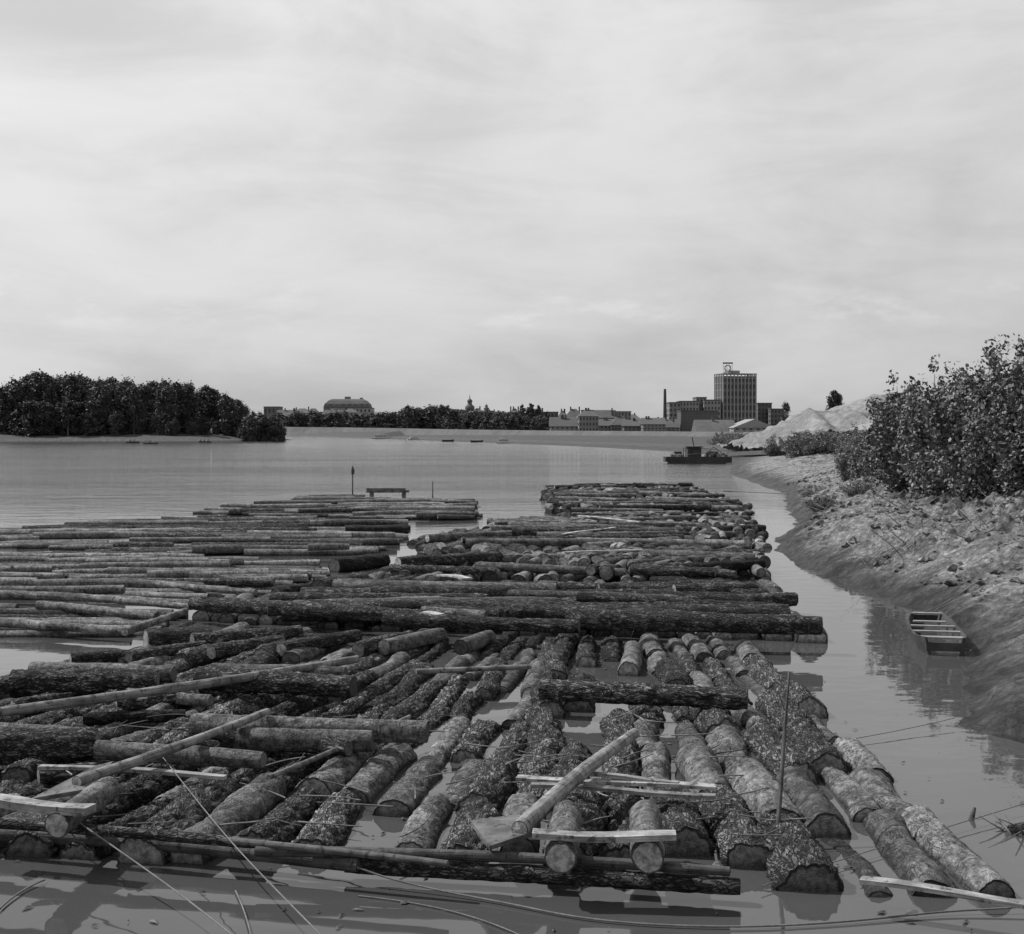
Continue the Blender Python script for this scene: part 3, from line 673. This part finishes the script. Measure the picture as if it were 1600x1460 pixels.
# ---------------------------------------------------------------- buildings
WALLS=[simple('plaster_%d'%k,v,.12,.3) for k,v in enumerate((.13,.19,.25,.10))]
ROOF=simple('clay_roof_tiles',.10,.2,.6); GLASS=simple('window_glass',.04,.2,1,.2); DARK=simple('dark_painted_steel',.035,.3,2,.6); CONC=simple('concrete',.24,.15,.2); WHITE=simple('white_paint',.5,.1,1,.5); ROOFL=simple('asbestos_sheet_roof',.26,.12,.5)
def building(name,u0,u1,vtop,D,depth=12,wall=0,roof='gable',roofh=3,base=2.5,floors=3,cols=6,wm=GLASS,axis='x'):
    x0,x1=(u0-800)/F*D,(u1-800)/F*D; zt=ztop(vtop,D); W=x1-x0; cx=(x0+x1)/2
    rh=0 if roof=='flat' else roofh; ze=zt-rh
    e_=empty(name,(cx,D,base))
    def B(A,n,mt): A.build(n,mt,e_)
    A=Acc(); A.box([0,depth/2,(ze-base)/2],[W,depth,ze-base]); B(A,'walls',[WALLS[wall] if isinstance(wall,int) else wall])
    A=Acc(); z=ze-base+.02; o_=.4
    if roof=='flat': A.box([0,depth/2,z+.25],[W+.5,depth+.5,.5])
    elif roof=='gable':
        V=[[-W/2-o_,-o_,z],[W/2+o_,-o_,z],[W/2+o_,depth+o_,z],[-W/2-o_,depth+o_,z],[-W/2-o_,depth/2,z+rh],[W/2+o_,depth/2,z+rh]]
        A.add(V,[[0,1,5,4],[2,3,4,5],[3,2,1,0]],tris=[[0,4,3],[1,2,5]],smooth=False)
    elif roof=='gablefront':
        V=[[-W/2-o_,-o_,z],[W/2+o_,-o_,z],[W/2+o_,depth+o_,z],[-W/2-o_,depth+o_,z],[0,-o_,z+rh],[0,depth+o_,z+rh]]
        A.add(V,[[1,2,5,4],[3,0,4,5],[3,2,1,0]],tris=[[0,1,4],[2,3,5]],smooth=False)
    elif roof=='hip':
        k=min(W,depth)*.35; V=[[-W/2-o_,-o_,z],[W/2+o_,-o_,z],[W/2+o_,depth+o_,z],[-W/2-o_,depth+o_,z],[-W/2+k,depth/2-.5,z+rh],[W/2-k,depth/2-.5,z+rh],[W/2-k,depth/2+.5,z+rh],[-W/2+k,depth/2+.5,z+rh]]
        A.add(V,[[0,1,5,4],[1,2,6,5],[2,3,7,6],[3,0,4,7],[4,5,6,7],[3,2,1,0]],smooth=False)
    B(A,'roof',[ROOFL if roof=='gablefront' else ROOF])
    A=Acc(); fh=(ze-base)/floors
    for f in range(floors):
        for c in range(cols):
            A.box([-W/2+W*(c+.5)/cols,-.03,fh*(f+.55)],[W/cols*.42,.12,fh*.5])
    for sgn in(-1,1):
        for f in range(floors):
            for c in range(3): A.box([sgn*(W/2+.03),depth*(c+.5)/3,fh*(f+.55)],[.12,depth*.12,fh*.5])
    B(A,'windows',[wm]); 
    if roof in('gable','hip'):
        A=Acc(); 
        for c in range(R.choice([1,2,3])): A.box([R.uniform(-.35,.35)*W,depth/2-1,z+rh*.8],[.9,.9,rh*.9])
        B(A,'chimneys',[WALLS[3]])
    return e_
u=412
while u<1000:
    w=R.uniform(16,38); D=R.uniform(1090,1250) if u<720 else R.uniform(880,1000)
    vt=float(np.interp(u,[412,500,580,640,700,860,1000],[636,640,643,642,641,640,645]))+R.uniform(-3,5)
    building('town_house',u,u+w,vt,D,R.uniform(12,18),R.choice([0,1,2,1]),R.choice(['gable','hip','hip','flat']),R.uniform(3,6),floors=R.choice([3,4]),cols=max(3,int(w/5)))
    u+=w*R.uniform(.7,1.05)
for (a,b,v,w,rf,fl) in [(860,905,652,2,'gable',2),(893,925,648,1,'gablefront',2),(905,935,640,1,'hip',3),(925,962,655,1,'gable',2),(955,985,650,0,'hip',3),(975,1012,656,0,'gable',2),(1005,1040,653,1,'gable',3),(1022,1062,655,1,'hip',3)]:
    building('riverside_warehouse',a,b,v,720+R.uniform(-25,25),14,w,rf,R.uniform(3,5),floors=fl,cols=6)
building('palace_block',506,580,638,1300,30,2,'flat',0,floors=4,cols=12)
D=1300; e_=empty('palace_roof_pavilion',(Q(541,D)[0],D,0)); A=Acc(); W=72/F*D; zb=ztop(638,D)+.6
prof=[(0,.5,15),(3.5,.47,14),(6.5,.40,11),(8,.33,8)]; V=[]
for (z,hw,hd) in prof: V+=[[-W*hw,15-hd,zb+z],[W*hw,15-hd,zb+z],[W*hw,15+hd,zb+z],[-W*hw,15+hd,zb+z]]
q=[[i*4+k,i*4+(k+1)%4,i*4+4+(k+1)%4,i*4+4+k] for i in range(3) for k in range(4)]+[[12,13,14,15]]
A.add(V,q,smooth=False); A.build('mansard_roof',[ROOF],e_)
A=Acc()
for k in range(7): A.box([-W*.4+W*.8*k/6,2,zb+2],[1.8,3,2.6])
A.box([0,12,zb+9],[W*.12,5,2.5]); A.box([W*.3,12,zb+7],[W*.06,5,4.5]); A.build('dormers',[WALLS[1]],e_)
def tower(name,u,vt,D,w):
    x=(u-800)/F*D; e_=empty(name,(x,D,0)); zt=ztop(vt,D); zb=ztop(640,D); A=Acc(); A.box([0,0,zb/2],[w,w,zb]); A.build('shaft',[WALLS[0]],e_)
    A=Acc(); hh=zt-zb; pr=[(0,.62),(.08,.66),(.2,.62),(.32,.36),(.36,.30),(.5,.30),(.55,.40),(.66,.28),(.72,.08),(1,.02)]; n=12; th=np.linspace(0,2*np.pi,n,endpoint=False); V=[]
    for (z,r) in pr: V+=[[w*r*math.cos(t),w*r*math.sin(t),zb+hh*z] for t in th]
    A.add(V,[[i*n+k,i*n+(k+1)%n,i*n+n+(k+1)%n,i*n+n+k] for i in range(len(pr)-1) for k in range(n)]); A.build('onion_dome',[ROOF],e_)
    A=Acc(); A.box([0,-w/2-.05,zb-3],[w*.3,.2,3]); A.build('belfry_window',[GLASS],e_)
tower('church_tower',734,617,1250,6.5); tower('church_tower',760,630,1300,4)
A=Acc(); D=760; p=Q(1039,D,2.5); add_log(A,p,[p[0],p[1],ztop(608,D)],1.15,.7,0,16,10,.0,0,0,.3); A.build('factory_chimney',[simple('sooty_brick',.06,.2,1)]*4)
building('mill_building',1046,1064,630,780,14,1,'flat',floors=6,cols=3)
building('mill_building',1062,1092,628,790,16,2,'flat',floors=6,cols=6)
building('mill_building',1088,1104,622,800,16,1,'flat',floors=7,cols=3); building('mill_building',1100,1126,626,795,16,2,'flat',floors=6,cols=5)
building('brick_storehouse',1064,1122,643,740,16,3,'flat',floors=7,cols=14,wm=WALLS[0])
building('mill_building',1030,1060,655,735,10,2,'gable',3,floors=3,cols=7)
building('factory_shed',1090,1150,656,640,20,1,'gable',6,floors=2,cols=9); building('factory_shed',1146,1212,655,630,26,2,'gablefront',4,floors=2,cols=6)
building('office_block',1184,1206,631,820,16,0,'flat',floors=7,cols=4); building('office_block',1204,1226,640,810,16,0,'flat',floors=5,cols=4); building('office_block',1222,1262,652,790,16,1,'gable',3,floors=3,cols=8)
# grain silo tower
D=800; x0=(1125-800)/F*D; x1=(1186-800)/F*D; W=x1-x0; zt=ztop(588,D); e_=empty('grain_silo_tower',((x0+x1)/2,D,2.5)); hh=zt-2.5
SIL=simple('silo_render',.12,.15,.3); LT=simple('silo_light_bands',.30,.12,.3)
rot=math.radians(14); e_.rotation_euler=(0,0,rot); W=W/(math.cos(rot)+.62*math.sin(rot)); dp=W*.62
A=Acc(); A.box([0,dp/2,hh/2],[W,dp,hh]); A.build('body',[SIL],e_)
A=Acc(); nf=9
for k in range(nf+1): 
    A.box([-W/2+W*k/nf,-.25,(hh+1.6)/2],[.55,.5,hh+1.6])
for k in range(6):
    for sx in(-1,1): A.box([sx*(W/2+.25),dp*k/5,(hh+1.6)/2],[.5,.55,hh+1.6])
A.build('pilasters',[LT],e_)
A=Acc()
for k in range(1,8): A.box([0,-.1,hh*k/8],[W,.2,.35])
A.box([0,-.12,hh-1.2],[W,.24,.5]); 
for sx in(-1,1):
    for k in range(1,8): A.box([sx*(W/2+.1),dp/2,hh*k/8],[.2,dp,.35])
A.build('floor_bands',[CONC],e_)
A=Acc()
for k in range(nf):
    for f in range(8): A.box([-W/2+W*(k+.5)/nf,-.04,hh*(f+.5)/8],[W/nf*.35,.1,hh/8*.5])
A.build('windows',[GLASS],e_)
A=Acc(); A.box([0,dp/2,hh+1.4],[W+1.2,dp+1.2,.35]); A.box([-W*.1,dp*.5,hh+2.4],[W*.35,dp*.5,1.8]); A.build('roof_slab',[CONC],e_)
s_=empty('rooftop_sign',(Q(1138,D)[0],D+2,zt+1.4)); A=Acc()
for sx in(-2.6,-.9,.9,2.6): A.box([sx,0,2.9],[.12,.12,5.8]); 
for z in(.8,2.6,4.4): A.box([0,.15,z],[5.4,.1,.12])
for sx in(-1.7,0,1.7): 
    A.box([sx,.3,2.6],[.1,.1,4.6],axes=[[math.cos(.35),0,math.sin(.35)],[0,1,0],[-math.sin(.35),0,math.cos(.35)]])
A.build('lattice',[DARK],s_)
A=Acc(); 
A.box([0,-.2,6.1],[5.8,.15,.8]); 
n=20; th=np.linspace(0,2*np.pi,n,endpoint=False); V=[]
for r in(1.9,1.5):
    for y in(-.3,-.15): V+=[[r*math.cos(t),y,3.2+r*math.sin(t)] for t in th]
q=[]
for k in range(n):
    k2=(k+1)%n; q+=[[k,k2,2*n+k2,2*n+k],[n+k,3*n+k,3*n+k2,n+k2],[k,n+k,n+k2,k2],[2*n+k,2*n+k2,3*n+k2,3*n+k]]
A.add(V,q,smooth=False); A.build('letter_bar_and_emblem',[DARK],s_)

# ---------------------------------------------------------------- boats
HULL=simple('tarred_hull_planks',.05,.4,6,.7,.01); BOATW=simple('boat_thwart_wood',.24,.25,8,.7)
def boat_shell(A,L,W,h,nst=14,bow=.55,stern=.8,thick=.04,m=0,sheer=.08):
    st=[]
    for i in range(nst+1):
        t=i/nst; w=W/2*np.interp(t,[0,.2,.5,.8,1],[stern,.95,1,.9,bow]); k=abs(2*t-1)**2.2; zb=h*.55*k*(1 if t>.5 else .6); zt=h+sheer*k
        y=(t-.5)*L; o=[(-w,zt),(-w*.8,zb),(w*.8,zb),(w,zt),(w-thick,zt),(w*.8-thick,zb+thick),(-w*.8+thick,zb+thick),(-w+thick,zt)]
        st.append([[x,y,z] for x,z in o])
    V=np.array(st).reshape(-1,3); q=[[i*8+k,i*8+(k+1)%8,i*8+8+(k+1)%8,i*8+8+k] for i in range(nst) for k in range(8)]
    for i,s in((0,1),(nst,-1)):
        b=i*8; q+=[[b,b+1,b+6,b+7],[b+1,b+2,b+5,b+6],[b+2,b+3,b+4,b+5]]
    A.add(V,q,qm=m,smooth=False)
    for y,f in((-L/2+.02,stern),(L/2-.02,bow)): A.box([0,y,h*.82],[W*f*.93,.05,h*.4],m=m)
e_=empty('punt_boat'); a=P(1476,1004,.22); b=P(1447,962,.22); c=(a+b)/2; dv=b-a; L=np.linalg.norm(dv); e_.location=(c[0],c[1],-.16); e_.rotation_euler=(0.0,0,math.atan2(dv[1],dv[0])-math.pi/2)
A=Acc(); boat_shell(A,L*1.05,.96,.38,bow=.62,stern=.72,sheer=.1); A.build('hull',[HULL],e_)
A=Acc()
for t in(-.46,-.28,-.08,.12,.30,.47): A.box([0,t*L,.355 if abs(t)<.4 else .44],[.88 if abs(t)<.3 else .62,.13,.03],rz=.0)
A.build('thwarts',[BOATW],e_)
rope([np.array([b[0],b[1],.3]),b+np.array([.5,.6,.1]),b+np.array([1.4,1.0,.6])],.012)
D=168; x=(1088-800)/F*D; e_=empty('dredger_barge',(x,D,0)); A=Acc()
A.box([0,0,.35],[6.6,3,.9]); A.box([3.6,0,.45],[.9,2.6,.7]); A.box([-3.5,0,.5],[.6,2.6,.6]); A.build('hull',[DARK],e_)
A=Acc(); A.box([-.3,0,1.35],[1.6,1.6,1.1]); A.box([-.3,0,1.98],[2.0,2.0,.12]); A.box([1.9,0,1.1],[1.2,1.4,.65]); A.box([-2.2,.2,1.1],[.9,1.2,.6]); A.build('cabin_and_engine_house',[simple('barge_paint',.05,.4,3)],e_)
A=Acc(); 
for sx in(-1,1):
    add_log(A,[1.0,sx*.7,.8],[2.0,0,2.0],.06,.05,3,6,3,0,0,0,.1); add_log(A,[-1.4,sx*.9,.8],[-1.4,sx*.9,1.9],.05,.05,3,6,3,0,0,0,.1)
add_log(A,[2.0,0,2.0],[3.6,0,.9],.05,.05,3,6,3,0,0,0,.1); add_log(A,[-.3,0,2],[-.5,0,3.1],.08,.07,3,8,3,0,0,0,.1); add_log(A,[-1.4,-.9,1.9],[2.2,-.9,1.7],.04,.04,3,6,3,0,0,0,.1)
for k in range(7): add_log(A,[1.4+.33*k,-1.2,.9+.1*(k%3)],[1.6+.33*k,.6,1.2],.2,.2,3,8,3,0,0,0,.1)
for k in range(5): add_log(A,[-3+.3*k,-1.2,.9],[-2.9+.3*k,.6,1.1],.2,.2,3,8,3,0,0,0,.1)
add_log(A,[-3,-.8,.9],[1.5,-1.0,1.3],.04,.03,3,6,3,0,0,0,.6)
A.build('derrick_and_gear',LOGM,e_)
def river_boat(name,u,D,L,hullm,cabin=True,w=3,rz=0,hs=1.0):
    e_=empty(name,((u-800)/F*D,D,0)); e_.rotation_euler=(0,0,rz); e_.scale=(1,1,hs); A=Acc()
    V=[];
    for (x,hw,zt) in[(-.5,.35,1.2),(-.35,.5,1.0),(.2,.5,1.0),(.42,.25,1.2),(.5,.02,1.4)]: V+=[[x*L,-hw*w,zt],[x*L,-hw*w*.8,-.2],[x*L,hw*w*.8,-.2],[x*L,hw*w,zt]]
    A.add(V,[[i*4+k,i*4+(k+1)%4,i*4+4+(k+1)%4,i*4+4+k] for i in range(4) for k in range(4)]+[[0,1,2,3]],smooth=False); A.build('hull',[hullm],e_)
    if cabin:
        A=Acc(); A.box([-.05*L,0,1.9],[L*.6,w*.7,1.7]); A.box([-.2*L,0,3.2],[L*.16,w*.5,.9]); A.build('cabin',[WHITE],e_)
        A=Acc(); 
        for k in range(8): A.box([-.05*L+(k-3.5)*L*.07,0,2.05],[L*.04,w*.7+.06,.7])
        A.build('windows',[GLASS],e_)
        A=Acc(); A.box([-.05*L,0,2.82],[L*.66,w*.8,.12]); A.build('deck_roof',[WHITE],e_)
river_boat('passenger_boat',597,622,9,WHITE,hs=.6); river_boat('passenger_boat',648,560,6,WHITE,rz=.2,hs=.35); river_boat('passenger_boat',788,416,5,WHITE,w=2,hs=.45)
for (u,D,l) in [(700,482,4),(745,452,4)]: river_boat('work_boat',u,D,l,DARK,cabin=False,w=1.8,hs=.6)
CLOTH=simple('dark_clothing',.06,.2,5)
def rower(parent,x):
    me=bpy.data.meshes.new('rower'); vs=[(x,0,.45),(x,0,.75),(x+.02,0,1.0),(x+.02,0,1.1),(x+.02,0,1.28),(x+.02,.2,.95),(x+.2,.26,.75),(x+.42,.2,.8),(x+.02,-.2,.95),(x+.2,-.26,.75),(x+.42,-.2,.8),(x+.4,.12,.5),(x+.55,.12,.2),(x+.4,-.12,.5),(x+.55,-.12,.2)]
    me.from_pydata(vs,[(0,1),(1,2),(2,3),(3,4),(2,5),(5,6),(6,7),(2,8),(8,9),(9,10),(0,11),(11,12),(0,13),(13,14)],[])
    o=bpy.data.objects.new('rower',me); bpy.context.collection.objects.link(o); o.parent=parent; md=o.modifiers.new('s','SKIN'); 
    rs=[.16,.17,.16,.06,.11,.06,.05,.035,.06,.05,.035,.08,.05,.08,.05]
    for v,r in zip(me.skin_vertices[0].data,rs): v.radius=(r,r)
    me.skin_vertices[0].data[0].use_root=True; o.modifiers.new('u','SUBSURF').levels=1; me.materials.append(CLOTH)
for (u,v,n_) in [(207,692,2),(235,694,1),(320,691.5,3),(433,691.5,1)]:
    p=P(u,v); e_=empty('rowing_boat',(p[0],p[1],-.1)); A=Acc(); boat_shell(A,4.2,1.3,.42,bow=.3,stern=.6); o=A.build('hull',[DARK if u!=320 else HULL],e_); e_.rotation_euler=(0,0,math.pi/2+R.uniform(-.4,.4))
    for k in range(n_):
        h_=empty('seat_%d'%k,(0,(k-(n_-1)/2)*1.2,0)); h_.parent=e_; h_.rotation_euler=(0,0,math.pi/2); rower(h_,0)

# ---------------------------------------------------------------- sky, sun, camera
sd=Vector((-.62,.28,.73)).normalized(); el=math.asin(sd.z); az=math.atan2(sd.x,sd.y)
w=bpy.data.worlds.new('World'); bpy.context.scene.world=w; w.use_nodes=True; nt=w.node_tree; bg=nt.nodes['Background']
class W(M):
    def __init__(s): s.nt=nt; s.n=nt.nodes; s.l=nt.links
m=W(); sky=m.node('ShaderNodeTexSky',sky_type='NISHITA'); sky.sun_disc=False; sky.sun_elevation=el; sky.sun_rotation=az%(2*math.pi); sky.dust_density=2.5
bw=m.node('ShaderNodeRGBToBW'); m.l.new(sky.outputs[0],bw.inputs[0])
tc=m.node('ShaderNodeTexCoord').outputs['Generated']
s=m.node('ShaderNodeSeparateXYZ'); m.l.new(tc,s.inputs[0])
veil=m.noise(m.mapping(tc,(2.2,2.2,5.5),(3,1,0)),1.0,6,.55,.6)
veil2=m.noise(m.mapping(tc,(5,5,18),(7,2,1)),1.0,6,.62,.5)
up=m.ramp(s.outputs[2],0,.34,6.2,8.4,False)
up=m.math('MULTIPLY',up,m.ramp(s.outputs[2],.38,.8,1.0,.6))
cl=m.math('MULTIPLY',up,m.ramp(m.math('ADD',m.math('MULTIPLY',veil,.65),m.math('MULTIPLY',veil2,.35)),.36,.64,.80,1.13))
leftb=m.ramp(s.outputs[0],-.4,.45,1.07,.92,False); cl=m.math('MULTIPLY',cl,leftb)
puff=m.noise(m.mapping(tc,(12,12,34),(1.3,0,.4)),1.0,6,.6)
band=m.math('MULTIPLY',m.ramp(s.outputs[2],.065,.080),m.ramp(s.outputs[2],.085,.115,1,0))
cl=m.math('ADD',cl,m.math('MULTIPLY',m.math('MULTIPLY',m.ramp(puff,.50,.66),band),1.0))
tot=m.mix(.82,bw.outputs[0],cl)
m.l.new(tot,bg.inputs['Color']); bg.inputs['Strength'].default_value=.1
sl=bpy.data.lights.new('sun','SUN'); sl.energy=4.6; sl.angle=math.radians(.8); sl.color=(1,1,1)
so=bpy.data.objects.new('sun',sl); so.rotation_euler=sd.to_track_quat('Z','Y').to_euler(); so.location=(-30,20,60); bpy.context.collection.objects.link(so)
cam=bpy.data.cameras.new('camera'); cam.sensor_width=36; cam.lens=36*F/1600; cam.shift_y=-(730-V0)/1600; cam.clip_start=.1; cam.clip_end=20000
co=bpy.data.objects.new('camera',cam); co.location=(0,0,H); co.rotation_euler=(math.radians(90),0,0); bpy.context.collection.objects.link(co)
sc=bpy.context.scene; sc.camera=co; sc.view_settings.view_transform='Standard'; sc.view_settings.look='None'; sc.view_settings.exposure=0
